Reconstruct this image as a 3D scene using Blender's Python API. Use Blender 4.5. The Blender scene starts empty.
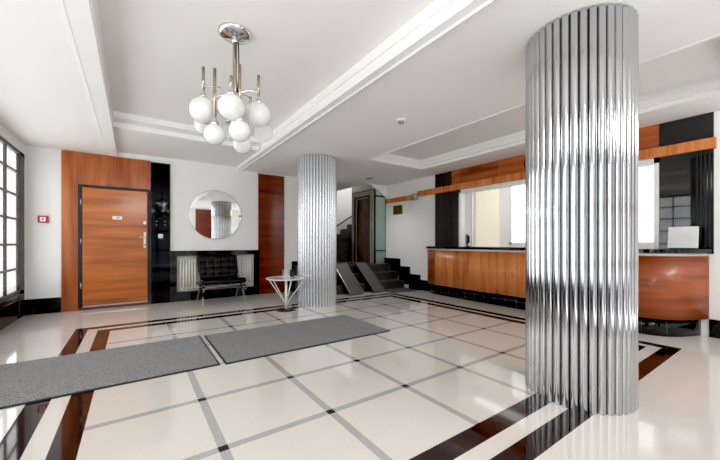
import bpy, bmesh, math, random
from mathutils import Vector, Matrix
random.seed(7)
PI = math.pi
col = bpy.context.scene.collection

# ------------------------------------------------------------------ materials
class NT:
    def __init__(s, name):
        s.m = bpy.data.materials.new(name); s.m.use_nodes = True
        s.t = s.m.node_tree; s.n = s.t.nodes; s.l = s.t.links
        s.b = s.n['Principled BSDF']
    def set(s, sock, v):
        if isinstance(v, bpy.types.NodeSocket): s.l.new(v, sock)
        elif isinstance(v, (tuple, list)) and len(v) == 3 and len(sock.default_value) == 4: sock.default_value = (*v, 1)
        else: sock.default_value = v
    def P(s, **k):
        for a, v in k.items(): s.set(s.b.inputs[a.replace('_', ' ')], v)
        return s
    def math(s, op, a, b=None, c=None):
        n = s.n.new('ShaderNodeMath'); n.operation = op
        for i, v in enumerate((a, b, c)):
            if v is not None: s.set(n.inputs[i], v)
        return n.outputs[0]
    def mix(s, f, a, b, mode='MIX'):
        n = s.n.new('ShaderNodeMix'); n.data_type = 'RGBA'; n.blend_type = mode
        s.set(n.inputs[0], f); s.set(n.inputs[6], a); s.set(n.inputs[7], b)
        return n.outputs[2]
    def coord(s, scale=(1, 1, 1)):
        t = s.n.new('ShaderNodeTexCoord'); m = s.n.new('ShaderNodeMapping')
        m.inputs['Scale'].default_value = scale; s.l.new(t.outputs['Object'], m.inputs[0])
        return m.outputs[0]
    def xyz(s):
        t = s.n.new('ShaderNodeTexCoord'); x = s.n.new('ShaderNodeSeparateXYZ'); s.l.new(t.outputs['Object'], x.inputs[0])
        return x.outputs
    def noise(s, vec, scale=1, detail=3, rough=.5, dist=0):
        n = s.n.new('ShaderNodeTexNoise'); s.l.new(vec, n.inputs['Vector'])
        n.inputs['Scale'].default_value = scale; n.inputs['Detail'].default_value = detail
        n.inputs['Roughness'].default_value = rough; n.inputs['Distortion'].default_value = dist
        return n.outputs[0]
    def ramp(s, f, stops):
        n = s.n.new('ShaderNodeValToRGB'); s.l.new(f, n.inputs[0]); e = n.color_ramp.elements
        while len(e) < len(stops): e.new(.5)
        for x, (p, c) in zip(e, stops): x.position = p; x.color = (*c, 1)
        return n.outputs[0]
    def bump(s, h, strength=.2, dist=.01):
        n = s.n.new('ShaderNodeBump'); n.inputs['Strength'].default_value = strength; n.inputs['Distance'].default_value = dist
        s.l.new(h, n.inputs['Height']); s.l.new(n.outputs[0], s.b.inputs['Normal'])
        return s

def srgb(r, g, b):
    f = lambda c: (c/255)/12.92 if c <= 10 else ((c/255+.055)/1.055)**2.4
    return (f(r), f(g), f(b))

def plain(name, c, rough=.5, metal=0, mott=.93, msc=9, **k):
    """a plain surface with a faint procedural mottling"""
    n = NT(name); v = n.noise(n.coord(), msc, 3)
    c2 = tuple(x*mott for x in c)
    n.P(Base_Color=n.ramp(v, [(.35, c2), (.65, c)]), Roughness=rough, Metallic=metal, **k)
    return n.m

def wood(name, dark, mid, light, axis, rough=.22, boards=None, knots=False):
    n = NT(name)
    sc = [9, 9, 9]; 
    for q in axis: sc['xyz'.index(q)] = .7
    v = n.coord(tuple(sc))
    a = n.noise(v, 1.0, 5, .55, .35)
    sf = [90, 90, 90]; 
    for q in axis: sf['xyz'.index(q)] = 2.2
    b = n.noise(n.coord(tuple(sf)), 1.0, 3, .6, .3)
    f = n.math('ADD', n.math('MULTIPLY', a, .78), n.math('MULTIPLY', b, .22))
    if boards:
        ax, w = boards
        cell = n.math('FLOOR', n.math('DIVIDE', n.xyz()['xyz'.index(ax)], w))
        wn = n.n.new('ShaderNodeTexWhiteNoise'); wn.noise_dimensions = '1D'; n.l.new(cell, wn.inputs['W'])
        f = n.math('ADD', f, n.math('MULTIPLY', n.math('SUBTRACT', wn.outputs[0], .5), .14))
    c = n.ramp(f, [(.30, dark), (.5, mid), (.70, light)])
    if knots:
        k = n.noise(n.coord((3.0, 3.0, 1.6)), 1.6, 1, .4, .2)
        c = n.mix(n.ramp(k, [(.66, (0, 0, 0)), (.76, (.75, .75, .75))]), c, dark)
    n.P(Base_Color=c, Roughness=rough, Coat_Weight=.2, Coat_Roughness=.12)
    return n.m

M = {}
M['wall'] = plain('white_plaster', srgb(240, 240, 238), .75, mott=.985, msc=2.5)
M['ceil'] = plain('ceiling_paint', srgb(248, 247, 245), .85, mott=.985, msc=2)
M['ceil_tray'] = plain('tray_paint', srgb(246, 244, 241), .85, mott=.985, msc=2)
M['white'] = plain('white_enamel', srgb(240, 240, 238), .35)
M['cream'] = plain('cream_enamel', srgb(250, 247, 238), .35)
M['opal'] = NT('opal_glass').P(Base_Color=srgb(228, 228, 226), Roughness=.12, Coat_Weight=.5).m
M['door_wood'] = wood('door_wood', srgb(112, 54, 18), srgb(180, 98, 38), srgb(202, 120, 54), 'x')
M['frame_wood'] = wood('frame_wood', srgb(122, 56, 22), srgb(166, 86, 38), srgb(196, 115, 58), 'z')
M['red_wood'] = wood('red_wood', srgb(78, 28, 16), srgb(112, 46, 28), srgb(134, 62, 38), 'x')
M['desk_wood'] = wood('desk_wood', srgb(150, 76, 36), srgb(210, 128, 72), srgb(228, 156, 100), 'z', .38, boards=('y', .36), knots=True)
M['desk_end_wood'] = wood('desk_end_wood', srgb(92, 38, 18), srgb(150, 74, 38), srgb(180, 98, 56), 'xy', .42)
M['upper_wood'] = wood('upper_wood', srgb(118, 54, 26), srgb(176, 92, 48), srgb(200, 116, 66), 'y', boards=('y', .9))
M['rail_wood'] = wood('rail_wood', srgb(160, 84, 40), srgb(206, 124, 68), srgb(226, 152, 96), 'z')
M['black_stone'] = NT('black_stone')
n = M['black_stone']; M['black_stone'] = n.P(Base_Color=n.ramp(n.noise(n.coord(), 60, 3), [(.5, (.005, .005, .006)), (.8, (.03, .03, .03))]), Roughness=.07).m
n = NT('black_tile')
x = n.xyz(); g = n.math('LESS_THAN', n.math('PINGPONG', x[1], .11), .003)
M['black_tile'] = n.P(Base_Color=n.mix(g, (.009, .009, .010), (.12, .12, .12)), Roughness=.12).m
M['step_stone'] = NT('step_stone')
n = M['step_stone']; M['step_stone'] = n.P(Base_Color=n.ramp(n.noise(n.coord((1, 1, 3)), 25, 4), [(.35, (.045, .044, .044)), (.7, (.105, .102, .10))]), Roughness=.28).m
M['black_metal'] = plain('black_metal', (.006, .006, .007), .4)
M['black_panel'] = NT('black_gloss_panel').P(Base_Color=(.010, .011, .013), Roughness=.035, Coat_Weight=.6).m
M['black_strip'] = NT('black_strip').P(Base_Color=(.008, .008, .010), Roughness=.05, Specular_IOR_Level=.2).m
M['charcoal_panel'] = plain('charcoal_panel', (.028, .026, .026), .22)
M['leather'] = NT('black_leather')
n = M['leather']; n.P(Base_Color=(.006, .006, .007), Roughness=.36, Specular_IOR_Level=.35); n.bump(n.noise(n.coord(), 220, 3), .15, .002); M['leather'] = n.m
n = NT('chrome'); M['chrome'] = n.P(Base_Color=(.72, .72, .73), Metallic=1.0, Roughness=.08).m
n = NT('fluted_steel'); M['dark_chrome'] = NT('dark_chrome').P(Base_Color=(.34, .34, .35), Metallic=1.0, Roughness=.1).m
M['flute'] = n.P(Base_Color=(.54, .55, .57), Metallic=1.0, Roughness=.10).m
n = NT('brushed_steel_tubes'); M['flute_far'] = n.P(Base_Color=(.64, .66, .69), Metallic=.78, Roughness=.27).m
M['nickel'] = plain('warm_nickel', (.52, .44, .36), .25, 1.0)
n = NT('lift_bronze'); v = n.noise(n.coord((30, 30, .5)), 1, 3)
M['bronze'] = n.P(Base_Color=n.ramp(v, [(.3, (.24, .20, .18)), (.7, (.55, .49, .44))]), Metallic=.45, Roughness=.3).m
M['lift_door'] = plain('lift_door', (.20, .14, .11), .3, .5, msc=3, mott=.6)
M['bronze_dark'] = plain('lift_frame', (.10, .09, .08), .35, .6)
M['brass'] = plain('aged_brass', (.22, .16, .06), .4, .8)
M['steel'] = plain('satin_steel', (.5, .5, .5), .3, 1)
M['red'] = plain('red_plastic', srgb(190, 25, 30), .35)
M['win_frame'] = plain('dark_brown_window_frame', srgb(52, 38, 36), .35)
M['base_panel'] = plain('dark_brown_base_panel', srgb(40, 27, 25), .18)
M['blind'] = NT('beige_blind').P(Base_Color=srgb(236, 228, 212), Roughness=.8, Emission_Color=srgb(240, 230, 212), Emission_Strength=.30).m  # emission puts a daylight glow into the fabric
M['bright_pane'] = NT('overexposed_pane').P(Base_Color=(.9, .9, .9), Roughness=.1, Emission_Color=(1, 1, 1), Emission_Strength=1.1).m
M['paper'] = plain('white_card', srgb(222, 222, 222), .6)
M['ink'] = plain('grey_print', srgb(90, 90, 95), .6)
M['faint'] = plain('faint_print', srgb(196, 196, 198), .6)

def glass(name, tint, alpha, rough=.02):
    n = NT(name)
    n.P(Base_Color=tint, Roughness=rough, Alpha=alpha, IOR=1.45)
    return n.m
M['glass'] = glass('clear_glass', (.9, .95, .94), .10)
M['green_glass'] = glass('greenish_lift_glass', srgb(160, 190, 180), .42)
M['curtain'] = NT('sheer_window_light').m
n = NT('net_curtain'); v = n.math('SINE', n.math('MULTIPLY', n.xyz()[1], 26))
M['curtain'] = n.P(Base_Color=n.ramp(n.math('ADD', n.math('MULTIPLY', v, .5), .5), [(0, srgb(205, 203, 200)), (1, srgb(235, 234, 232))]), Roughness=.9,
                   Emission_Color=(1, 1, 1), Emission_Strength=.62).m  # emission stands in for daylight coming through the curtain

# floor: cream terrazzo, grey inlaid lines with black squares, double dark border
n = NT('terrazzo_floor')
X, Y, Z = n.xyz()
GX, GY, ST = .414, 2.617, .69
def rect(x0, x1, y0, y1):
    a = n.math('MULTIPLY', n.math('GREATER_THAN', X, x0), n.math('LESS_THAN', X, x1))
    b = n.math('MULTIPLY', n.math('GREATER_THAN', Y, y0), n.math('LESS_THAN', Y, y1))
    return n.math('MULTIPLY', a, b)
def ring(x0, x1, y0, y1, w):
    return n.math('SUBTRACT', rect(x0, x1, y0, y1), rect(x0+w, x1-w, y0+w, y1-w))
field = rect(-.25, 4.54, 1.26, 5.35)
lx = n.math('LESS_THAN', n.math('PINGPONG', n.math('SUBTRACT', X, GX), ST/2), .026)
ly = n.math('LESS_THAN', n.math('PINGPONG', n.math('SUBTRACT', Y, GY), ST/2), .026)
line = n.math('MULTIPLY', n.math('MAXIMUM', lx, ly), field)
sq = n.math('MULTIPLY', n.math('MULTIPLY', lx, ly), field)
border = n.math('ADD', ring(-.385, 4.675, 1.125, 5.485, .135), ring(-.63, 4.90, .88, 5.73, .135))
# border slabs are cut with hairline joints at the corners and along the run
co = n.coord()
big = n.noise(co, 2.2, 3, .6)
sp = n.noise(co, 130, 2, .7)
sp2 = n.noise(co, 38, 3, .6)
cream = n.ramp(sp, [(.36, srgb(196, 192, 186)), (.5, srgb(212, 208, 203)), (.64, srgb(223, 220, 215))])
cream = n.mix(.35, cream, srgb(214, 208, 200))
cream = n.mix(n.math('MULTIPLY', sp2, .22), cream, srgb(200, 191, 180))
cream = n.mix(n.math('MULTIPLY', big, .18), cream, srgb(205, 196, 186))
grey = n.ramp(n.noise(co, 170, 2, .8), [(.35, srgb(138, 138, 138)), (.65, srgb(192, 190, 188))])
dk = n.ramp(n.noise(n.coord((6, 1, 1)), 3, 5, .6, .8), [(.3, srgb(28, 19, 18)), (.7, srgb(54, 38, 36))])
c = n.mix(line, cream, grey); c = n.mix(sq, c, srgb(24, 18, 18)); c = n.mix(border, c, dk)
n.P(Base_Color=c, Roughness=.055, IOR=1.5, Specular_IOR_Level=.6)
M['floor'] = n.m
n = NT('ribbed_mat'); a = n.noise(n.coord(), 120, 4, .9); b = n.noise(n.coord((2.5, 9, 1)), 2.5, 4, .7)
n.P(Base_Color=n.mix(n.math('MULTIPLY', b, .5), n.ramp(a, [(.40, srgb(58, 58, 60)), (.60, srgb(176, 176, 176))]), n.ramp(b, [(.35, srgb(92, 92, 93)), (.65, srgb(138, 138, 138))])), Roughness=.95)
n.bump(a, .3, .004); M['mat'] = n.m
M['rubber'] = plain('black_rubber', (.018, .018, .02), .6)
M['ramp'] = plain('dark_ramp_rubber', srgb(84, 82, 82), .5)

# ------------------------------------------------------------------ mesh builder
class MB:
    def __init__(s): s.v = []; s.f = []; s.sm = []
    def add(s, vs, fs, smooth=False, mat=None):
        o = len(s.v)
        s.v += [tuple(mat @ Vector(p)) if mat else tuple(p) for p in vs]
        s.f += [tuple(o+i for i in f) for f in fs]; s.sm += [smooth]*len(fs)
        return s
    def box(s, x0, x1, y0, y1, z0, z1, mat=None):
        return s.add([(x0, y0, z0), (x1, y0, z0), (x1, y1, z0), (x0, y1, z0), (x0, y0, z1), (x1, y0, z1), (x1, y1, z1), (x0, y1, z1)],
                     [(0, 3, 2, 1), (4, 5, 6, 7), (0, 1, 5, 4), (1, 2, 6, 5), (2, 3, 7, 6), (3, 0, 4, 7)], False, mat)
    def lathe(s, prof, c=(0, 0, 0), n=32, axis='z', smooth=True, cap=True):
        vs = []; fs = []
        for r, h in prof:
            for k in range(n):
                a = 2*PI*k/n; p = (r*math.cos(a), r*math.sin(a), h)
                if axis == 'y': p = (p[0], h, p[1])
                if axis == 'x': p = (h, p[0], p[1])
                vs.append((c[0]+p[0], c[1]+p[1], c[2]+p[2]))
        for i in range(len(prof)-1):
            for k in range(n):
                a, b = i*n+k, i*n+(k+1) % n
                fs.append((a, b, b+n, a+n))
        s.add(vs, fs, smooth)
        o = len(s.v)-len(vs)
        for i in ((0, len(prof)-1) if cap else ()):
            if prof[i][0] > 1e-4: s.f.append(tuple(o+i*n+k for k in range(n))); s.sm.append(False)
        return s
    def cyl(s, c, r, h, n=24, axis='z'): return s.lathe([(r, 0), (r, h)], c, n, axis)
    def tube(s, pts, r, n=8, flat=None):
        """sweep round (or flat = (w along x, t)) section along points"""
        P = [Vector(p) for p in pts]; vs = []; fs = []
        m = 4 if flat else n
        up = None
        for i, p in enumerate(P):
            d = (P[min(i+1, len(P)-1)]-P[max(i-1, 0)]).normalized()
            if flat: a = Vector((1, 0, 0)); b = d.cross(a).normalized()
            else:
                if up is None: up = Vector((0, 0, 1)) if abs(d.z) < .9 else Vector((1, 0, 0))
                a = d.cross(up).normalized(); b = d.cross(a).normalized(); up = (up-d*up.dot(d)).normalized()
                a = d.cross(up).normalized(); b = up
            rr = r[i] if isinstance(r, (list, tuple)) else r
            for k in range(m):
                if flat:
                    sx, sy = ((-1, -1), (1, -1), (1, 1), (-1, 1))[k]
                    vs.append(p+a*sx*flat[0]/2+b*sy*flat[1]/2)
                else:
                    t = 2*PI*k/n; vs.append(p+a*math.cos(t)*rr+b*math.sin(t)*rr)
        for i in range(len(P)-1):
            for k in range(m):
                a, b = i*m+k, i*m+(k+1) % m
                fs.append((a, b, b+m, a+m))
        fs.append(tuple(range(m))); fs.append(tuple((len(P)-1)*m+k for k in range(m)))
        return s.add(vs, fs, not flat)
    def prism(s, poly, z0, z1, mat=None, smooth=False):
        n = len(poly)
        vs = [(x, y, z0) for x, y in poly]+[(x, y, z1) for x, y in poly]
        fs = [tuple(range(n))[::-1], tuple(range(n, 2*n))]
        s.add(vs, fs, False, mat); o = len(s.v)-2*n
        for k in range(n):
            s.f.append((o+k, o+(k+1) % n, o+n+(k+1) % n, o+n+k)); s.sm.append(smooth)
        return s
    def build(s, name, mat, parent=None, bevel=0, fix=True):
        me = bpy.data.meshes.new(name); me.from_pydata(s.v, [], s.f)
        for p, sm in zip(me.polygons, s.sm): p.use_smooth = sm
        if fix:
            b = bmesh.new(); b.from_mesh(me); bmesh.ops.recalc_face_normals(b, faces=b.faces); b.to_mesh(me); b.free()
        me.materials.append(M[mat] if isinstance(mat, str) else mat)
        o = bpy.data.objects.new(name, me); col.objects.link(o)
        if parent: o.parent = parent
        if bevel:
            md = o.modifiers.new('bevel', 'BEVEL'); md.width = bevel; md.segments = 2; md.limit_method = 'ANGLE'
        return o

def tag(o, label, cat, group=None, kind=None):
    o['label'] = label; o['category'] = cat
    if group: o['group'] = group
    if kind: o['kind'] = kind
    return o
def empty(name, label, cat, loc=(0, 0, 0), group=None):
    o = bpy.data.objects.new(name, None); col.objects.link(o); o.location = loc; o.empty_display_size = .1
    return tag(o, label, cat, group)
def struct(o, label=None, cat=None):
    o['kind'] = 'structure'
    if label: o['label'] = label; o['category'] = cat
    return o
def loc(o, *p): o.location = p; return o

# ------------------------------------------------------------------ room dimensions
XL, XR, YB, YF = -1.42, 5.80, 7.30, -1.70
ZL, ZR, ZT = 2.715, 2.77, 2.94      # left soffit, right soffit, trays

# floor -------------------------------------------------
struct(MB().box(XL-.25, 8.2, YF-.2, 9.6, -.12, 0).build('floor', 'floor'), 'cream terrazzo floor with grey line grid, black squares and dark double border', 'floor')

# back wall with the radiator niche cut out ------------
NX0, NX1, NZ0, NZ1 = .70, 2.20, .19, .90
w = MB()
w.box(XL-.2, NX0, YB, YB+.2, 0, 3.1).box(NX1, 4.3, YB, YB+.2, 0, 3.1).box(NX0, NX1, YB, YB+.2, NZ1, 3.1).box(NX0, NX1, YB, YB+.2, 0, NZ0)
w.box(NX0, NX1, YB+.16, YB+.2, NZ0, NZ1)
struct(w.build('wall_back', 'wall'), 'white plaster back wall holding the wooden door and mirror', 'wall')
struct(MB().box(XL, -.99, YB-.02, YB, 0, .25).build('baseboard_back', 'black_stone'), 'black stone baseboard between left windows and wooden door', 'baseboard')
struct(MB().box(2.92, 4.3, YB-.02, YB, 0, .25).box(3.10, 4.3, YB-.05, YB-.02, .25, .72).build('baseboard_stairs', 'black_stone'), 'black stone stepped baseboard behind the far column', 'baseboard')

# left wall: piers, lintel, dark base; window units -----
w = MB().box(XL-.2, XL, YF, 7.285, 2.56, 3.1).box(XL-.2, XL, 7.285, YB, 0, 3.1).box(XL-.2, XL, YF-.2, YF+.02, 0, 3.1)
struct(w.build('wall_left', 'wall'), 'white lintel and corner pier around the left windows', 'wall')
k = 0; y = 7.285
while y > YF+.1:
    y0 = max(y-1.30-(.2 if k == 0 else 0), YF+.02); k += 1
    e = bpy.data.objects.new('window_%d' % k, None); col.objects.link(e); e.location = (XL, y, 0)
    struct(e, 'tall dark-framed grid window with pale curtain, number %d along the left wall from the back corner' % k, 'window')
    e['label'] = ['tall dark brown grid window nearest the back corner of the left wall', 'dark brown grid window second from the back corner'][k-1] if k < 3 else 'dark brown grid window further along the left wall, %s bay' % ['third', 'fourth', 'fifth', 'sixth', 'seventh'][k-3]
    L = y0-y
    jw = .27 if k == 1 else .06
    f = MB().box(-.10, .0, -jw, 0, 0, 2.56).box(-.10, 0, L, L+.03, 0, 2.56).box(-.10, 0, L, 0, 2.50, 2.56).box(-.10, 0, L, 0, .36, .43)
    f.build('window_frame', 'win_frame', e, .006)
    m = MB()
    ym = (L+.03-jw)/2
    m.box(-.036, -.006, ym-.015, ym+.015, .43, 2.5)
    for z in (.765, 1.13, 1.51, 1.87, 2.22): m.box(-.036, -.006, L+.03, -jw, z-.014, z+.014)
    m.build('muntin', 'win_frame', e)
    MB().box(-.10, -.01, L+.03, -jw, 0, .36).build('base_panel', 'base_panel', e)
    r = MB().tube([(0, -jw, .30), (0, L+.03, .30)], .012).build('panel_moulding', 'win_frame', e)
    MB().box(-.024, -.020, L+.03, -jw, .43, 2.5).build('window_pane', 'glass', e)
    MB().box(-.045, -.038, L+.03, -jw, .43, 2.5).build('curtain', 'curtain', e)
    y = y0

# front wall (behind the camera) with wide glazing added for light and a wooden panel
w = MB().box(XL-.2, -.9, YF-.2, YF, 0, 3.1).box(2.0, 4.2, YF-.2, YF, 0, 3.1).box(5.4, 6.0, YF-.2, YF, 0, 3.1).box(-.9, 2.0, YF-.2, YF, 2.5, 3.1).box(4.2, 5.4, YF-.2, YF, 2.5, 3.1)
struct(w.build('wall_front', 'wall'), 'white wall behind the viewpoint with glazed openings', 'wall')
for i, (a, b) in enumerate(((-.9, 2.0), (4.2, 5.4))):
    f = MB(); n_ = max(2, round((b-a)/.6))
    for j in range(n_+1): xx = a+(b-a)*j/n_; f.box(xx-.03, xx+.03, YF-.12, YF-.04, 0, 2.5)
    for z in (.03, .85, 1.65, 2.47): f.box(a, b, YF-.12, YF-.04, z-.03, z+.03)
    d = struct(f.build('door_%d' % (i+2), 'win_frame'), ['wide glazed entrance opposite the wooden door', 'narrow glazed doorway opposite the steps'][i], 'door')
    MB().box(a, b, YF-.09, YF-.08, 0, 2.5).build('glass_pane', 'glass', d)
tag(MB().box(2.3, 3.0, YF, YF+.025, 0, ZL-.02).build('wall_panel', 'red_wood'), 'reddish brown wooden panel on the front wall, seen in the round mirror', 'wall panel')

# ------------------------------------------------------------------ ceiling
c = MB()
BX0, BX1 = -.36, -.235          # beam strip
TY = 5.50                       # far end of the big tray
RX = 1.84
c.box(XL-.2, BX0, YF-.2, YB+.1, ZL, 3.1)
c.box(BX0, BX1, YF-.2, YB+.1, ZL-.012, 3.1)
c.box(BX1, RX, TY+.28, YB+.1, 2.80, 3.1)
c.box(BX1, RX, TY, TY+.28, 2.86, 3.1)
c.box(BX1, RX, YF-.2, -.9, 2.80, 3.1)
c.box(RX-.018, RX, YF-.2, YB+.1, 2.85, 3.1)
c.box(RX, 3.72, YF-.2, YB+.1, ZR-.02, 3.1)
X2, X3, Y2, Y3 = 3.72, 5.08, .46, 4.98
c.box(X2, 6.0, YF-.2, Y2, ZR-.02, 3.1)
c.box(X2, 6.0, Y3+.0, 7.05, ZR-.02, 3.1)
c.box(X3+.05, 6.0, Y2, Y3, ZR-.02, 3.1)
c.box(X3, X3+.05, Y2, Y3, ZR+.03, 3.1)
c.box(X2, 5.12, 7.05, 9.6, ZR-.02, 3.1)
ce = struct(c.build('ceiling', 'ceil'), 'white ceiling with stepped cove edges around two recessed trays', 'ceiling')
struct(MB().box(BX1, RX, -.9, TY, ZT, 3.1).build('ceiling_tray', 'ceil_tray'), 'large recessed ceiling tray around the chandelier', 'ceiling')
struct(MB().box(X2, X3, Y2, Y3, ZT, 3.1).build('ceiling_tray_reception', 'ceil_tray'), 'narrow recessed ceiling tray in front of the reception', 'ceiling')
# fine mouldings along the tray edges
def trim(i, m, label): struct(m.build('trim_%d' % i, 'ceil'), label, 'moulding')
trim(1, MB().box(BX1, BX1+.016, -.9, TY, 2.86, 2.895), 'thin white moulding along the left edge of the chandelier tray')
trim(2, MB().box(BX0-.03, BX0-.012, YF, YB, ZL-.008, ZL), 'fine groove bead beside the left ceiling beam')
trim(3, MB().box(BX1, RX-.02, TY+.22, TY+.30, 2.79, 2.86), 'white cove step at the far end of the chandelier tray')
trim(4, MB().box(X2-.05, X2-.03, Y2-.05, Y3+.05, ZR-.028, ZR-.02), 'fine bead beside the reception ceiling tray')
trim(5, MB().box(X3-.02, X3, Y2, Y3, ZR+.10, ZR+.125), 'stepped cove line along the reception side of the tray')
struct(MB().box(RX+.075, RX+.09, YF, YB, ZR-.045, ZR-.02).build('trim_6', 'white'), 'bright bead along the right ceiling beam', 'moulding')

# ------------------------------------------------------------------ right wall / reception opening
OY0, OY1, OZ0, OZ1 = 1.26, 4.52, 1.02, 2.30
w = MB().box(XR, XR+.15, YF-.2, OY0, 0, 3.1).box(XR, XR+.15, OY1, 7.05, 0, 3.1).box(XR, XR+.15, OY0, OY1, 0, OZ0).box(XR, XR+.15, OY0, OY1, OZ1, 3.1)
struct(w.build('wall_right', 'wall'), 'white reception wall with a wide opening above the desk', 'wall')
w = MB().box(XR-.02, XR, YF, .80, 0, .22)
w.box(XR-.02, XR, 5.3, 5.68, 0, .25)
struct(w.build('baseboard_right', 'black_stone'), 'black stone baseboard of the reception wall', 'baseboard')
w = MB().box(XR-.05, XR, 6.42, 7.05, .3, .745).box(XR-.05, XR, 6.05, 6.42, .1, .55).box(XR-.05, XR, 5.68, 6.05, 0, .37)
struct(w.build('baseboard_steps', 'black_stone'), 'black stepped stone skirting climbing beside the stairs', 'baseboard')
# office behind the opening
OX = 7.6
w = MB()
WY = [(.2, 2.35), (2.55, 4.42)]
w.box(OX, OX+.15, -.8, 5.9, 0, 1.12).box(OX, OX+.15, -.8, 5.9, 2.66, 3.1)
w.box(OX, OX+.15, -.8, .2, 1.12, 2.66).box(OX, OX+.15, 2.35, 2.55, 1.12, 2.66).box(OX, OX+.15, 4.42, 5.9, 1.12, 2.66)
struct(w.build('wall_office_back', 'wall'), 'white rear wall of the reception office with bright windows', 'wall')
struct(MB().box(XR+.15, OX+.15, 5.75, 5.9, 0, 3.1).build('wall_office_left', 'wall'), 'white left wall of the reception office', 'wall')
struct(MB().box(XR+.15, OX+.15, -.8, -.65, 0, 3.1).build('wall_office_right', 'wall'), 'white right wall of the reception office', 'wall')
struct(MB().box(XR+.15, OX+.15, -.8, 5.9, 2.85, 3.1).build('ceiling_office', 'ceil'), 'white ceiling of the reception office', 'ceiling')
for i, (a, b) in enumerate(WY):
    f = MB().box(OX-.02, OX+.04, a, a+.05, 1.12, 2.66).box(OX-.02, OX+.04, b-.05, b, 1.12, 2.66).box(OX-.02, OX+.04, a, b, 1.12, 1.17).box(OX-.02, OX+.04, a, b, 2.61, 2.66)
    f.box(OX-.01, OX+.03, (a+b)/2-.02, (a+b)/2+.02, 1.17, 2.61)
    d = struct(f.build('window_%d' % (20+i), 'white'), ['bright white office window nearer the glossy black panel', 'bright white office window beside the beige blind'][i], 'window')
    MB().box(OX+.04, OX+.05, a, b, 1.12, 2.66).build('window_pane', 'bright_pane', d)
b = empty('roller_blind', 'beige roller blind hanging behind the reception opening', 'blind', (OX-.04, 5.02, 0))
MB().box(-.004, .004, -.34, .34, .95, 2.62).build('blind_fabric', 'blind', b)
MB().cyl((0, -.36, 2.64), .03, .72, 16, 'y').build('roller', 'white', b)
MB().box(-.01, .01, -.34, .34, .93, .955).build('bottom_bar', 'white', b)

# white metal frame of the sliding opening
f = MB().box(XR-.03, XR+.12, OY1-.05, OY1, OZ0, OZ1).box(XR-.03, XR+.12, OY0, OY0+.05, OZ0, OZ1).box(XR-.03, XR+.12, OY0, OY1, OZ1-.07, OZ1)
f.box(XR+.02, XR+.07, OY1-.30, OY1-.26, OZ0, OZ1-.07)
struct(f.build('trim_7', 'white'), 'white metal frame lining the reception opening', 'frame')

tag(MB().box(XR-.02, XR, 4.98-.02, 5.20, 1.02, ZR-.02).box(XR-.02, XR, 4.72, 4.955, 1.02, ZR-.02).box(XR-.02, XR, OY1, 4.715, 1.02, OZ1).build('wall_panel', 'charcoal_panel'),
    'matt charcoal panel between white wall and reception opening', 'wall panel')
tag(MB().box(XR-.03, XR, OY0, 4.71, OZ1+.06, ZR-.02).build('wood_fascia', 'upper_wood'), 'wood-veneered fascia above the reception opening', 'wall panel')
p = tag(MB().box(XR-.02, XR, .76, OY0-.005, 1.02, ZR-.02).build('wall_panel', 'black_panel'), 'glossy black panel right of the reception opening', 'wall panel')
f = MB()
for i in range(4): f.box(XR-.035, XR-.02, .79+i*.035, .807+i*.035, 1.1, OZ1)
f.build('ribbed_strip', 'black_metal', p)
# wood rail
tag(MB().box(XR-.07, XR, .735, 5.73, 2.30, 2.43).build('wall_rail', 'rail_wood', None, .003), 'long light-wood rail running over the reception opening', 'rail')
tag(MB().box(XR-.04, XR, 6.00, 6.98, 2.25, 2.37).build('wall_rail', 'rail_wood', None, .003), 'short light-wood rail above the brass plaque', 'rail')
b = empty('control_box', 'small grey metal box between the two wooden rails', 'box', (XR, 5.86, 2.31))
MB().box(-.05, .001, -.10, .10, -.085, .085).build('housing', 'steel', b, .006)
MB().box(-.056, -.05, -.06, .06, -.05, .05).build('cover', 'chrome', b)
b = empty('wall_plaque', 'small dark brass plaque under the short wooden rail', 'plaque', (XR, 6.52, 2.04))
MB().box(-.012, 0, -.18, .18, -.12, .12).build('plate', 'brass', b, .004)
for sy in (-1, 1):
    for sz in (-1, 1): MB().cyl((-.016, sy*.16, sz*.10), .006, .004, 10, 'x').build('screw', 'steel', b)
# clock
b = empty('wall_clock', 'round black wall clock on the wood fascia, half hidden by the near column', 'clock', (XR-.03, 2.97, 2.575))
MB().lathe([(.0, -.03), (.085, -.03), (.085, -.024), (.10, -.03), (.112, -.02), (.112, 0)], (0, 0, 0), 32, 'x').build('case', 'black_metal', b)
m = MB()
for k in range(12):
    R = Matrix.Rotation(2*PI*k/12, 4, 'X'); m.box(-.036, -.031, -.006, .006, .055, .08, R)
m.build('hour_mark', 'white', b)
MB().box(-.038, -.034, -.004, .004, -.01, .055, Matrix.Rotation(1.0, 4, 'X')).box(-.038, -.034, -.003, .003, -.01, .07, Matrix.Rotation(-.9, 4, 'X')).build('clock_hand', 'white', b)

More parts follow.
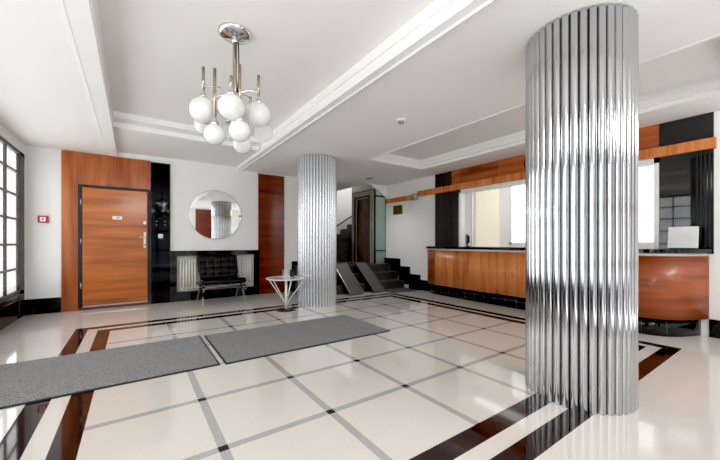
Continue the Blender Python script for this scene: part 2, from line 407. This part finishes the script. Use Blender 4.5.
# ------------------------------------------------------------------ reception desk
def smooth_path(P, n=8):
    out = []
    for i in range(len(P)-1):
        p0, p1, p2, p3 = P[max(i-1, 0)], P[i], P[i+1], P[min(i+2, len(P)-1)]
        for k in range(n):
            t = k/n
            out.append(tuple(.5*((2*p1[j])+(-p0[j]+p2[j])*t+(2*p0[j]-5*p1[j]+4*p2[j]-p3[j])*t*t+(-p0[j]+3*p1[j]-3*p2[j]+p3[j])*t**3) for j in (0, 1)))
    out.append(P[-1]); return out
DP = [(5.79, 5.42), (5.60, 5.26), (5.52, 5.02), (5.48, 4.5), (5.46, 4.0), (5.45, 3.4), (5.42, 2.8), (5.35, 2.1), (5.25, 1.55), (5.22, 1.28), (5.30, 1.08), (5.48, .93), (5.79, .80)]
path = smooth_path(DP, 8)
def off(P, d):
    out = []
    for i, p in enumerate(P):
        a = P[max(i-1, 0)]; b = P[min(i+1, len(P)-1)]
        t = Vector((b[0]-a[0], b[1]-a[1])).normalized(); nrm = Vector((t.y, -t.x))
        if nrm.x > 0 and abs(t.y) > .3: nrm = -nrm
        out.append((p[0]+nrm.x*d, p[1]+nrm.y*d))
    return out
# path runs toward -y, outward normal is -x:  (t.y,-t.x) with t=(0,-1) -> (-1,0)
def shell(P, th, z0, z1):
    inner = off(P, -th)
    return MB().prism(P+inner[::-1], z0, z1, None, True)
desk = empty('reception_desk', 'curved wood-fronted reception desk with a black stone top', 'desk', (0, 0, 0))
i1 = next(i for i, p in enumerate(path) if p[1] < 4.98); i2 = next(i for i, p in enumerate(path) if p[1] < 1.60)
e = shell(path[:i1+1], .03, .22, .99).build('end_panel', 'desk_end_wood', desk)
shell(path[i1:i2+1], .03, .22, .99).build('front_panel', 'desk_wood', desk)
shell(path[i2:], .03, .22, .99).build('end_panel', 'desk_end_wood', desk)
shell(off(path, -.01), .02, .99, 1.03).build('metal_band', 'white', desk)
shell(off(path, -.07), .03, 0, .22).build('plinth', 'black_tile', desk)
tp = off(path, .035); tp[0] = (5.79, tp[0][1]); tp[-1] = (5.79, tp[-1][1])
MB().prism(tp, 1.03, 1.078, None, False).prism([(5.79, OY0+.05), (5.79, OY1-.05), (5.955, OY1-.05), (5.955, 4.85), (6.35, 4.85), (6.35, 1.0), (5.955, 1.0), (5.955, OY0+.05)], 1.031, 1.077).build('stone_top', 'black_stone', desk)

# card on the desk, monitor inside
b = empty('menu_board', 'white A-frame card standing on the right end of the reception desk', 'sign', (5.60, 1.0, 1.079))
b.rotation_euler = (0, 0, .05)
MB().box(-.006, .006, -.14, .13, 0, .27, Matrix.Rotation(.22, 4, 'Y') @ Matrix.Translation((-.05, 0, 0))).build('front_card', 'paper', b)
MB().box(-.004, .004, -.14, .13, 0, .265, Matrix.Translation((.10, 0, 0)) @ Matrix.Rotation(-.18, 4, 'Y')).build('rear_support', 'black_metal', b)
m = MB()
for i in range(6): m.box(-.0075, -.006, -.09, .08, .20-i*.022, .203-i*.022, Matrix.Rotation(.22, 4, 'Y') @ Matrix.Translation((-.05, 0, 0)))
m.build('printed_text', 'faint', b)
b = empty('computer_monitor', 'black computer monitor seen edge-on behind the reception desk', 'monitor', (6.13, 4.585, 1.078))
b.rotation_euler = (0, 0, math.radians(-46))
MB().box(-.012, .012, -.15, .15, .03, .27).build('screen', 'black_metal', b, .004)
MB().box(.012, .055, -.09, .09, .07, .24).build('rear_housing', 'black_metal', b, .012)
MB().box(.012, .03, -.02, .02, .0, .16).build('stand', 'black_metal', b)
MB().box(-.05, .07, -.08, .08, 0, .012).build('stand_base', 'black_metal', b, .003)

# ------------------------------------------------------------------ fluted columns
def column(x, y, r, label, mat):
    t = empty('fluted_column', label, 'column', (x, y, 0), 'fluted metal columns')
    N = 40; R = r-.030*r/.37; rt = R*math.sin(PI/N)*.95
    zt = ZR-.022; m = MB(); vs = []; fs = []
    K = 13
    for k in range(N):
        a = 2*PI*k/N; cx, cy = R*math.cos(a), R*math.sin(a)
        o = len(vs)
        for j in range(K):
            b_ = a-PI*.6+PI*1.2*j/(K-1)
            for z in (0, zt-.006): vs.append((cx+rt*math.cos(b_), cy+rt*math.sin(b_), z))
        for j in range(K-1): fs.append((o+2*j, o+2*j+2, o+2*j+3, o+2*j+1))
    m.add(vs, fs, True); m.build('tube_cladding', mat, t, 0, False)
    MB().cyl((0, 0, 0), R-.004, zt, 60).build('core', 'black_metal', t)
    tops = MB()
    for k in range(N):
        a = 2*PI*k/N; tops.cyl((R*math.cos(a), R*math.sin(a), zt-.012), rt*.96, .006, 12)
    tops.build('tube_cap', 'steel', t)
    return t
column(2.82, 1.09, .364, 'large fluted chrome column in the right foreground', 'flute')
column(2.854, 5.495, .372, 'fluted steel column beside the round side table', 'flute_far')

# ------------------------------------------------------------------ entrance door wall
t = empty('door_surround', 'wood-veneered surround framing the wooden entrance door', 'panelling', (-.35, YB, 0))
def bx(x0, x1, z0, z1, d0, d1): return MB().box(x0+.35, x1+.35, -d1, -d0, z0, z1)
bx(-.985, -.775, 0, ZL-.012, 0, .03).build('side_panel', 'frame_wood', t)
bx(-.775, .265, 2.16, ZL-.012, 0, .028).build('top_panel', 'frame_wood', t)
bx(-.775, .265, .0, .045, 0, .028).build('threshold', 'red_wood', t)
d = empty('door_1', 'orange-brown wooden entrance door with white name plate', 'door', (-.35, YB, 0)); d['kind'] = 'structure'
m = bx(-.775, -.72, .045, 2.16, 0, .03); m.box(.22+.35, .265+.35, -.03, 0, .045, 2.16); m.box(-.72+.35, .22+.35, -.03, 0, 2.115, 2.16)
m.build('door_frame', 'black_metal', d)
bx(-.715, .215, .075, 2.11, 0, .045).build('door_leaf', 'door_wood', d, .004)
bx(-.715, .215, .05, .072, 0, .05).build('kick_strip', 'steel', d)
for z in (.42, 1.18, 1.86):
    MB().cyl((-.735+.35, -.045, z-.05), .011, .10, 12).build('hinge', 'steel', d)
h = bx(.155, .195, 1.06, 1.36, .045, .055).build('handle_plate', 'steel', d, .004)
MB().tube([(.175+.35, -.055, 1.26), (.175+.35, -.10, 1.26), (.09+.35, -.105, 1.26)], .009).build('door_handle', 'chrome', h)
MB().cyl((.175+.35, -.065, 1.12), .012, .012, 14, 'y').build('keyhole', 'black_metal', h)
bx(.150, .200, 1.50, 1.565, .045, .06).build('deadbolt', 'steel', d, .006)
h = bx(-.305, -.165, 1.575, 1.635, .045, .050).build('name_plate', 'white', d)
MB().box(-.01+.115, .03+.115, -.0515, -.050, 1.598, 1.612).build('printed_text', 'ink', h)

p = tag(MB().box(.27, .585, YB-.035, YB, 0, ZL-.03).build('wall_panel', 'black_strip', None, .003), 'glossy black stone strip right of the wooden door', 'wall panel')
for x in (.36, .50):
    for z in (1.50, 1.565): MB().cyl((x, YB-.039, z), .007, .004, 10, 'y').build('screw', 'steel', p)
b = empty('light_switch', 'white light switch on the glossy black strip', 'switch', (.425, YB-.035, 1.285))
MB().box(-.038, .038, -.010, 0, -.038, .038).build('plate', 'white', b, .004)
MB().box(-.022, .022, -.015, -.010, -.022, .022).build('rocker', 'steel', b, .002)
b = empty('call_point', 'small red fire alarm call point on the white wall', 'alarm', (-1.205, YB, 1.54))
MB().box(-.062, .062, -.045, 0, -.058, .058).build('housing', 'red', b, .008)
MB().box(-.034, .034, -.049, -.045, -.034, .034).build('glass_window', 'white', b)
MB().cyl((0, -.051, 0), .012, .003, 14, 'y').build('push_button', 'black_metal', b)

# second wood panel
tag(MB().box(2.30, 2.91, YB-.03, YB, 0, ZR-.05).build('wall_panel', 'red_wood', None, .003), 'dark reddish wood panel between the mirror and the far column', 'wall panel')

# mirror
b = empty('round_mirror', 'large round frameless mirror above the radiator niche', 'mirror', (1.42, YB, 1.745))
n = NT('mirror_glass'); M['mirror'] = n.P(Base_Color=(.93, .95, .94), Metallic=1.0, Roughness=.0).m
MB().lathe([(.0, -.020), (.504, -.020)], (0, 0, 0), 72, 'y', False, False).build('mirror_glass', 'mirror', b)
MB().lathe([(.504, -.020), (.512, -.015), (.512, .0)], (0, 0, 0), 72, 'y', False, False).build('bevelled_rim', 'steel', b)

# radiator niche surround + radiator
b = empty('niche_surround', 'glossy black stone surround of the radiator niche', 'surround', (1.45, YB, 0))
m = MB().box(-.87, -.75, -.035, 0, 0, .90).box(.75, .87, -.035, 0, 0, .90).box(-.75, .75, -.035, 0, 0, .19)
m.build('frame', 'black_stone', b, .003)
MB().box(-.88, .88, -.06, 0, .90, 1.0).build('sill', 'black_stone', b, .004)
r = empty('radiator', 'cream column radiator in the niche behind the black chair', 'radiator', (1.45, YB+.08, 0))
n_s = 27
proto = None
for k in range(n_s):
    x = -.68+1.36*k/(n_s-1)
    if proto is None:
        m = MB()
        for yy in (-.04, .04): m.tube([(0, yy, .25), (0, yy, .80)], .019, 10)
        m.tube([(0, -.055, .25), (0, .055, .25)], .022, 8).tube([(0, -.055, .80), (0, .055, .80)], .022, 8)
        o = m.build('radiator_section', 'cream', r); proto = o
    else:
        o = proto.copy(); col.objects.link(o); o.parent = r
    o.location = (x, 0, 0)
MB().tube([(-.68, 0, .25), (.68, 0, .25)], .015).tube([(-.68, 0, .80), (.68, 0, .80)], .015).build('header_pipe', 'white', r)
MB().tube([(-.66, -.03, .25), (-.66, -.06, .225), (-.62, -.06, .21), (-.55, -.06, .21)], .016).build('valve', 'white', r)

# ------------------------------------------------------------------ lounge chair
ch = empty('lounge_chair', 'black tufted leather chair with curved chrome legs before the radiator', 'chair', (1.43, 6.90, 0))
def cushion(W, D, T, nx, ny, mat):
    """tufted cushion: top face pillows between buttons"""
    nu, nv = nx*8, ny*8; vs = []; fs = []
    for side in (1, -1):
        for j in range(nv+1):
            for i in range(nu+1):
                u, v = i/nu, j/nv
                e = min(1, min(u, 1-u)*W/.035)*1.0; e2 = min(1, min(v, 1-v)*D/.035)
                edge = math.sqrt(max(0, 1-(1-e)**2))*math.sqrt(max(0, 1-(1-e2)**2))
                a = abs(math.sin(PI*u*nx)); b_ = abs(math.sin(PI*v*ny))
                pil = (a**.45)*.5+(b_**.45)*.5
                dimple = (1-a)**3*(1-b_)**3
                h = T/2*(.35+.65*edge)+(.016*pil*edge-.020*dimple*edge if side > 0 else 0)
                vs.append(((u-.5)*W, (v-.5)*D, side*h))
    q = (nu+1)*(nv+1)
    for s_ in (0, 1):
        for j in range(nv):
            for i in range(nu):
                a = s_*q+j*(nu+1)+i; fs.append((a, a+1, a+nu+2, a+nu+1))
    ed = [i for i in range(nu+1)]+[j*(nu+1)+nu for j in range(1, nv+1)]+[nv*(nu+1)+i for i in range(nu-1, -1, -1)]+[j*(nu+1) for j in range(nv-1, 0, -1)]
    for k in range(len(ed)): a, b_ = ed[k], ed[(k+1) % len(ed)]; fs.append((a, b_, b_+q, a+q))
    m = MB(); m.add(vs, fs, True, mat); return m
seatM = Matrix.Translation((0, -.06, .385)) @ Matrix.Rotation(math.radians(6), 4, 'X').inverted()
cushion(.80, .60, .095, 5, 4, seatM).build('seat_cushion', 'leather', ch)
backM = Matrix.Translation((0, .265, .655)) @ Matrix.Rotation(math.radians(72), 4, 'X')
cushion(.78, .50, .095, 5, 4, backM).build('back_cushion', 'leather', ch)
def cr(P, n=6):
    out = []
    for i in range(len(P)-1):
        p = [Vector(P[max(i-1, 0)]), Vector(P[i]), Vector(P[i+1]), Vector(P[min(i+2, len(P)-1)])]
        for k in range(n):
            t = k/n; out.append(.5*((2*p[1])+(-p[0]+p[2])*t+(2*p[0]-5*p[1]+4*p[2]-p[3])*t*t+(-p[0]+3*p[1]-3*p[2]+p[3])*t**3))
    out.append(Vector(P[-1])); return out
for sx in (-1, 1):
    x = sx*.375
    MB().tube(cr([(x, -.33, .0), (x, -.27, .13), (x, -.12, .27), (x, .08, .42), (x, .22, .60), (x, .33, .88)]), 1, flat=(.036, .014)).build('leg', 'dark_chrome', ch)
    MB().tube(cr([(x, .34, .0), (x, .25, .13), (x, .08, .25), (x, -.12, .315), (x, -.30, .335), (x, -.39, .30), (x, -.375, .25)]), 1, flat=(.036, .014)).build('leg', 'dark_chrome', ch)
for yy, zz in ((-.27, .315), (.12, .245), (.25, .66)):
    MB().tube([(-.375, yy, zz), (.375, yy, zz)], .011).build('crossbar', 'dark_chrome', ch)
m = MB()
for k in range(7): x = -.30+.1*k; m.box(x-.022, x+.022, -.30, .16, .322, .328, Matrix.Rotation(-.1, 4, 'X'))
m.build('seat_strap', 'leather', ch)

# ------------------------------------------------------------------ side table
tb = empty('side_table', 'round glass side table with white struts beside the far column', 'table', (2.155, 5.30, 0))
MB().lathe([(0, .545), (.325, .545), (.325, .553), (0, .553)], (0, 0, 0), 48, 'z', False).build('glass_top', glass('table_glass', (.85, .9, .9), .45), tb)
m = MB(); m.tube([(.329*math.cos(2*PI*k/40), .329*math.sin(2*PI*k/40), .548) for k in range(41)], .008); m.build('rim', 'white', tb)
MB().cyl((0, 0, .02), .022, .52, 20).build('post', 'white', tb)
MB().lathe([(0, .026), (.10, .024), (.165, .012), (.17, 0)], (0, 0, 0), 40).build('base_disc', 'charcoal_panel', tb)
for k in range(5):
    a = 2*PI*k/5+.15+math.radians(-35)
    MB().tube([(.322*math.cos(a), .322*math.sin(a), .543), (.03*math.cos(a), .03*math.sin(a), .14)], .007).build('strut', 'white', tb)
MB().lathe([(.03, .13), (.034, .15), (.03, .17)], (0, 0, 0), 20).build('collar', 'white', tb)
tag(MB().box(-.035, .035, -.02, .02, 0, .125).build('card_box', 'black_metal', None, .004), 'small black upright box on the glass side table', 'box').location = (2.32, 5.43, .554)
b = empty('brochure_holder', 'clear acrylic leaflet stand on the glass side table', 'holder', (2.165, 5.37, .554))
MB().box(-.055, .055, -.004, .0, 0, .14).box(-.055, .055, -.035, -.031, 0, .07).box(-.055, .055, -.035, 0, 0, .004).build('acrylic', glass('acrylic', (.9, .92, .93), .14), b)

# ------------------------------------------------------------------ mats
for x0, x1, y0, y1, lb in ((XL+.02, .67, 3.26, 4.42, 'grey entrance mat reaching from the left windows'), (.715, 2.75, 3.24, 4.38, 'grey entrance mat pointing toward the reception')):
    b = empty('floor_mat', lb, 'mat', ((x0+x1)/2, (y0+y1)/2, 0))
    hx, hy = (x1-x0)/2, (y1-y0)/2
    MB().box(-hx+.015, hx-.015, -hy+.015, hy-.015, .0, .014).build('pile', 'mat', b)
    MB().box(-hx, hx, -hy, -hy+.015, 0, .010).box(-hx, hx, hy-.015, hy, 0, .010).box(-hx, -hx+.015, -hy+.015, hy-.015, 0, .010).box(hx-.015, hx, -hy+.015, hy-.015, 0, .010).build('rubber_edge', 'rubber', b)
b = empty('floor_mat', 'small dark grey mat at the foot of the black steps', 'mat', (5.33, 5.88, 0))
MB().box(-.40, .38, -.24, .30, 0, .012).build('pile', 'ramp', b)

# ------------------------------------------------------------------ steps, landing, ramps
SX0, SX1 = 3.15, XR-.05
RY = [6.22, 6.47, 6.72]
s = MB()
for i, yy in enumerate(RY):
    s.box(SX0, SX1, yy, 7.25 if i < 2 else 7.05, .0 if i == 0 else .2*i, .2*(i+1)-.03)
st = empty('staircase', 'low flight of three black stone steps beside the reception wall', 'stairs', (4.5, 6.22, 0))
for i, yy in enumerate(RY):
    y1_ = RY[i+1]+.02 if i < 2 else YB-.06
    MB().box(SX0-4.5, SX1-4.5, yy-6.22, y1_-6.22, 0, .2*(i+1)-.035).build('riser', 'step_stone', st)
    MB().box(SX0-4.5, SX1-4.5, yy-.02-6.22, y1_-6.22, .2*(i+1)-.035, .2*(i+1)).build('tread', 'step_stone', st, .004)
struct(MB().box(4.3, 8.2, YB-.06, 9.4, .4, .6).box(4.3, 8.2, 7.06, YB-.06, .4, .6).build('floor_landing', 'step_stone') , 'dark stone landing in front of the lift', 'floor')
struct(MB().box(4.3, 8.4, 9.4, 9.6, 0, 4.2).build('wall_stairwell', 'wall'), 'white stairwell wall behind the lift', 'wall')
struct(MB().box(4.12, 4.3, YB+.2, 9.6, 0, 4.2).build('wall_landing_left', 'wall'), 'white wall closing the left side of the landing', 'wall')
struct(MB().box(8.2, 8.4, 7.05, 9.4, 0, 4.2).build('wall_landing_right', 'wall'), 'white wall closing the right side of the stairwell', 'wall')
struct(MB().box(XR+.15, 8.2, 6.95, 7.05, 0, 4.2).build('wall_shaft', 'wall'), 'white wall behind the reception office and lift', 'wall')
struct(MB().box(4.1, 8.4, 6.95, 9.6, 4.2, 4.3).box(4.1, 8.4, 6.95, 7.05, 3.1, 4.2).build('ceiling_stairwell', 'ceil'), 'white ceiling high over the stairwell', 'ceiling')
# sloped soffit wedge
w = MB(); w.prism([(5.22, ZR-.02), (XR, ZR-.02), (XR, 2.42)], -7.04, -6.98, Matrix(((1, 0, 0, 0), (0, 0, -1, 0), (0, 1, 0, 0), (0, 0, 0, 1))))
struct(w.build('trim_8', 'wall'), 'sloping white soffit over the lift glass', 'soffit')
# upper flight behind the lift
u = empty('upper_stairs', 'black stone stairs rising behind the lift with black handrail', 'stairs', (4.40, 8.85, .6))
for i in range(9):
    MB().box(.27*i, 3.0, -.50, .53, .17*i, .17*(i+1)).build('step', 'step_stone', u)
MB().tube([(.3, .46, .60), (3.0, .46, 2.22)], .022).build('handrail', 'black_metal', u)
for i in range(4): x = .5+.7*i; MB().tube([(x, .545, .70+.6*(x-.3)-.04), (x, .47, .70+.6*(x-.3)-.1)], .008).build('rail_bracket', 'black_metal', u)
# ramps
for x, lb in ((4.06, 'dark portable ramp plank nearer the far column'), (4.70, 'dark portable ramp plank nearer the brass plaque')):
    y0_, y1_ = 5.92, 6.70
    L = math.hypot(y1_-y0_, .635); an = math.atan2(.635, y1_-y0_)
    b = empty('ramp_plank', lb, 'ramp', (x, y0_, .012)); b.rotation_euler = (an, 0, 0)
    MB().box(-.17, .17, 0, L, 0, .018).build('deck', 'ramp', b)
    MB().box(-.185, -.17, 0, L, 0, .04).box(.17, .185, 0, L, 0, .04).build('side_lip', 'steel' if x < 4.5 else 'bronze_dark', b)

# lift
l = empty('lift', 'bronze-coloured lift shaft with a glazed side on the landing', 'lift', (5.40, 7.05, .6))
H_ = 2.9
MB().box(0, .06, 0, .20, 0, H_).box(0, .06, .93, 1.10, 0, H_).box(0, .06, .20, .93, 1.88, H_).build('front_cladding', 'bronze', l)
MB().box(-.035, .0, .19, .25, 0, 1.9).box(-.035, 0, .88, .94, 0, 1.9).box(-.035, 0, .25, .88, 1.84, 1.9).build('door_frame', 'bronze_dark', l, .003)
MB().box(.03, .05, .25, .56, 0, 1.84).build('door_leaf', 'lift_door', l)
MB().box(.04, .06, .57, .88, 0, 1.84).build('door_leaf', 'lift_door', l)
MB().box(-.012, 0, 0, 1.10, 2.02, 2.04).build('header_strip', 'bronze_dark', l)
MB().box(.0, .04, -.03, 0, 0, H_).box(.40, .44, -.03, 0, 0, H_).box(.04, .40, -.025, 0, .33, .36).box(.04, .40, -.025, 0, 1.83, 1.87).build('glass_mullion', 'black_metal', l)
MB().box(.04, .40, -.018, -.010, 0, H_).build('glass_panel', 'green_glass', l)
MB().box(.10, 1.4, .95, 1.10, 0, H_).build('rear_cladding', 'white', l)
MB().box(-.008, .0, .06, .13, .95, 1.15).build('call_panel', 'steel', l)

# ------------------------------------------------------------------ ceiling fittings
b = empty('smoke_detector', 'small round white smoke detector on the ceiling', 'detector', (2.84, 3.13, ZR-.02))
MB().lathe([(.062, 0), (.062, -.018), (.05, -.026)], (0, 0, 0), 28).build('base', 'white', b)
MB().lathe([(.042, -.024), (.040, -.045), (.02, -.055), (0, -.056)], (0, 0, 0), 28).build('sensor', 'steel', b)
b = empty('downlight', 'small round recessed downlight near the stairs', 'ceiling light', (4.78, 6.42, ZR-.02))
MB().lathe([(.085, 0), (.085, -.008), (.06, -.010)], (0, 0, 0), 28).build('bezel', 'steel', b)
MB().lathe([(.06, -.006), (0, -.006)], (0, 0, 0), 28).build('lens', 'white', b)

# ------------------------------------------------------------------ chandelier
CX, CY = .708, 2.87
TH = math.radians(34.98)
ch = empty('chandelier', 'chrome chandelier with white opal glass globes under the ceiling tray', 'chandelier', (CX, CY, ZT))
def L(r, f, z): return (r*math.cos(TH)+f*math.sin(TH), -r*math.sin(TH)+f*math.cos(TH), z-ZT)
MB().lathe([(0, -.055), (.03, -.055), (.05, -.045), (.11, -.035), (.135, -.012), (.135, 0), (0, 0)], (0, 0, 0), 40).build('canopy', 'chrome', ch)
MB().lathe([(.022, -.055), (.028, -.08), (.018, -.09)], (0, 0, 0), 20).build('canopy_collar', 'chrome', ch)
MB().cyl(L(0, 0, 2.16), .017, ZT-.08-2.16, 18).build('stem', 'nickel', ch)
MB().tube([L(.03, .0, 2.86), L(.035, 0, 2.6), L(.02, 0, 2.42)], .005).build('cable', 'black_metal', ch)
MB().lathe([(.0, 2.44-ZT), (.03, 2.43-ZT), (.042, 2.40-ZT), (.03, 2.37-ZT), (.0, 2.36-ZT)], (0, 0, 0), 24).build('hub', 'chrome', ch)
MB().lathe([(0, 2.24-ZT), (.03, 2.23-ZT), (.04, 2.2-ZT), (.03, 2.17-ZT), (0, 2.12-ZT)], (0, 0, 0), 24).build('hub', 'chrome', ch)
G = [  # right offset, forward offset, globe centre z, radius, tube top z, clear?
 (-.240, -.06, 2.257, .108, 2.618, 0), (.048, -.20, 2.225, .101, 2.47, 0), (.177, .08, 2.272, .106, 2.62, 0), (-.345, .19, 2.225, .090, 2.42, 0), (.043, .26, 2.33, .088, 2.50, 1),
 (-.118, -.12, 2.035, .083, 2.571, 0), (.104, -.17, 2.045, .084, 2.575, 0), (-.005, .19, 2.050, .084, 2.30, 0), (.190, .16, 2.15, .090, 2.35, 1), (-.091, .12, 2.15, .084, 2.35, 1)]
M['smoky'] = glass('clear_globe_glass', (.85, .88, .88), .30)
for r_, f_, z_, rad, zt_, clr in G:
    p = Vector(L(r_, f_, z_))
    prof = [(rad*math.sin(PI*k/20), -rad*math.cos(PI*k/20)) for k in range(21)]
    prof[0] = (0, -rad); prof[-1] = (rad*.18, rad*.985)
    gl = MB().lathe(prof, p, 32).build('globe', 'smoky' if clr else 'opal', ch)
    MB().lathe([(.034, rad-.012), (.03, rad+.012), (.014, rad+.05), (.012, rad+.055)], p, 20).build('socket_cup', 'chrome', gl)
    MB().cyl((p.x, p.y, p.z+rad+.045), .0125, max(.05, zt_-z_-rad-.045), 14).build('tube', 'nickel', ch)
    zz = z_+rad+.085-ZT; d = Vector((p.x, p.y, 0)); zc = (2.40 if z_ > 2.2 else 2.2)-ZT
    pts = [(d.x*t, d.y*t, zc+(zz-zc)*t*t+.05*math.sin(PI*t)) for t in [k/10 for k in range(11)]]
    MB().tube(pts, .007).build('arm', 'chrome', ch)

# ------------------------------------------------------------------ light
wd = bpy.data.worlds.new('World'); bpy.context.scene.world = wd; wd.use_nodes = True
wd.node_tree.nodes['Background'].inputs[0].default_value = (.95, .98, 1, 1)
wd.node_tree.nodes['Background'].inputs[1].default_value = 1.2
def area(name, p, rot, sx, sy, power, c=(1, 1, 1)):
    l = bpy.data.lights.new(name, 'AREA'); l.shape = 'RECTANGLE'; l.size = sx; l.size_y = sy; l.energy = power; l.color = c
    o = bpy.data.objects.new(name, l); col.objects.link(o); o.location = p; o.rotation_euler = rot
    return o
area('window_daylight', (XL-.031, 2.7, 1.5), (0, -PI/2, 0), 2.0, 8.6, 118, (.95, .98, 1))
area('front_ceiling_light', (.6, -1.15, 2.66), (math.radians(50), 0, 0), 1.9, .5, 62)  # pair of unseen fill lamps added behind the camera, no fixtures there
area('front_ceiling_light', (4.95, -1.15, 2.66), (math.radians(50), 0, 0), 1.4, .5, 45)
area('office_light', (6.8, 2.6, 2.8), (0, 0, 0), 1.0, 5, 22)  # fill added to brighten the office, not a fitting
area('ceiling_wash', (2.2, -1.2, .25), (PI, 0, 0), 6.0, .8, 27)  # added upward fill behind the camera, lifts the ceiling tone
area('stairwell_light', (6.0, 8.3, 4.1), (0, 0, 0), 2.5, 1.6, 36)  # unseen fill added to brighten the stairs and landing

sp_ = bpy.data.lights.new('downlight_lamp', 'SPOT'); sp_.energy = 60; sp_.spot_size = math.radians(130); sp_.spot_blend = .8; sp_.shadow_soft_size = .2
so = bpy.data.objects.new('downlight_lamp', sp_); col.objects.link(so); so.location = (4.78, 6.42, ZR-.05)

# ------------------------------------------------------------------ camera
cam = bpy.data.cameras.new('camera'); co_ = bpy.data.objects.new('camera', cam); col.objects.link(co_)
cam.sensor_width = 36; cam.lens = 323.8/720*36; cam.shift_y = 13.2/720; cam.clip_start = .05
co_.location = (0, 0, 1.15); co_.rotation_euler = (PI/2, 0, -TH)
sc = bpy.context.scene; sc.camera = co_
sc.view_settings.view_transform = 'Standard'; sc.view_settings.look = 'None'
sc.view_settings.exposure = -0.02
sc.view_settings.use_curve_mapping = True
cm = sc.view_settings.curve_mapping; cm.black_level = (.014, .014, .014); cm.update()
sc.cycles.use_denoising = True
sc.cycles.max_bounces = 10; sc.cycles.diffuse_bounces = 6; sc.cycles.transparent_max_bounces = 12
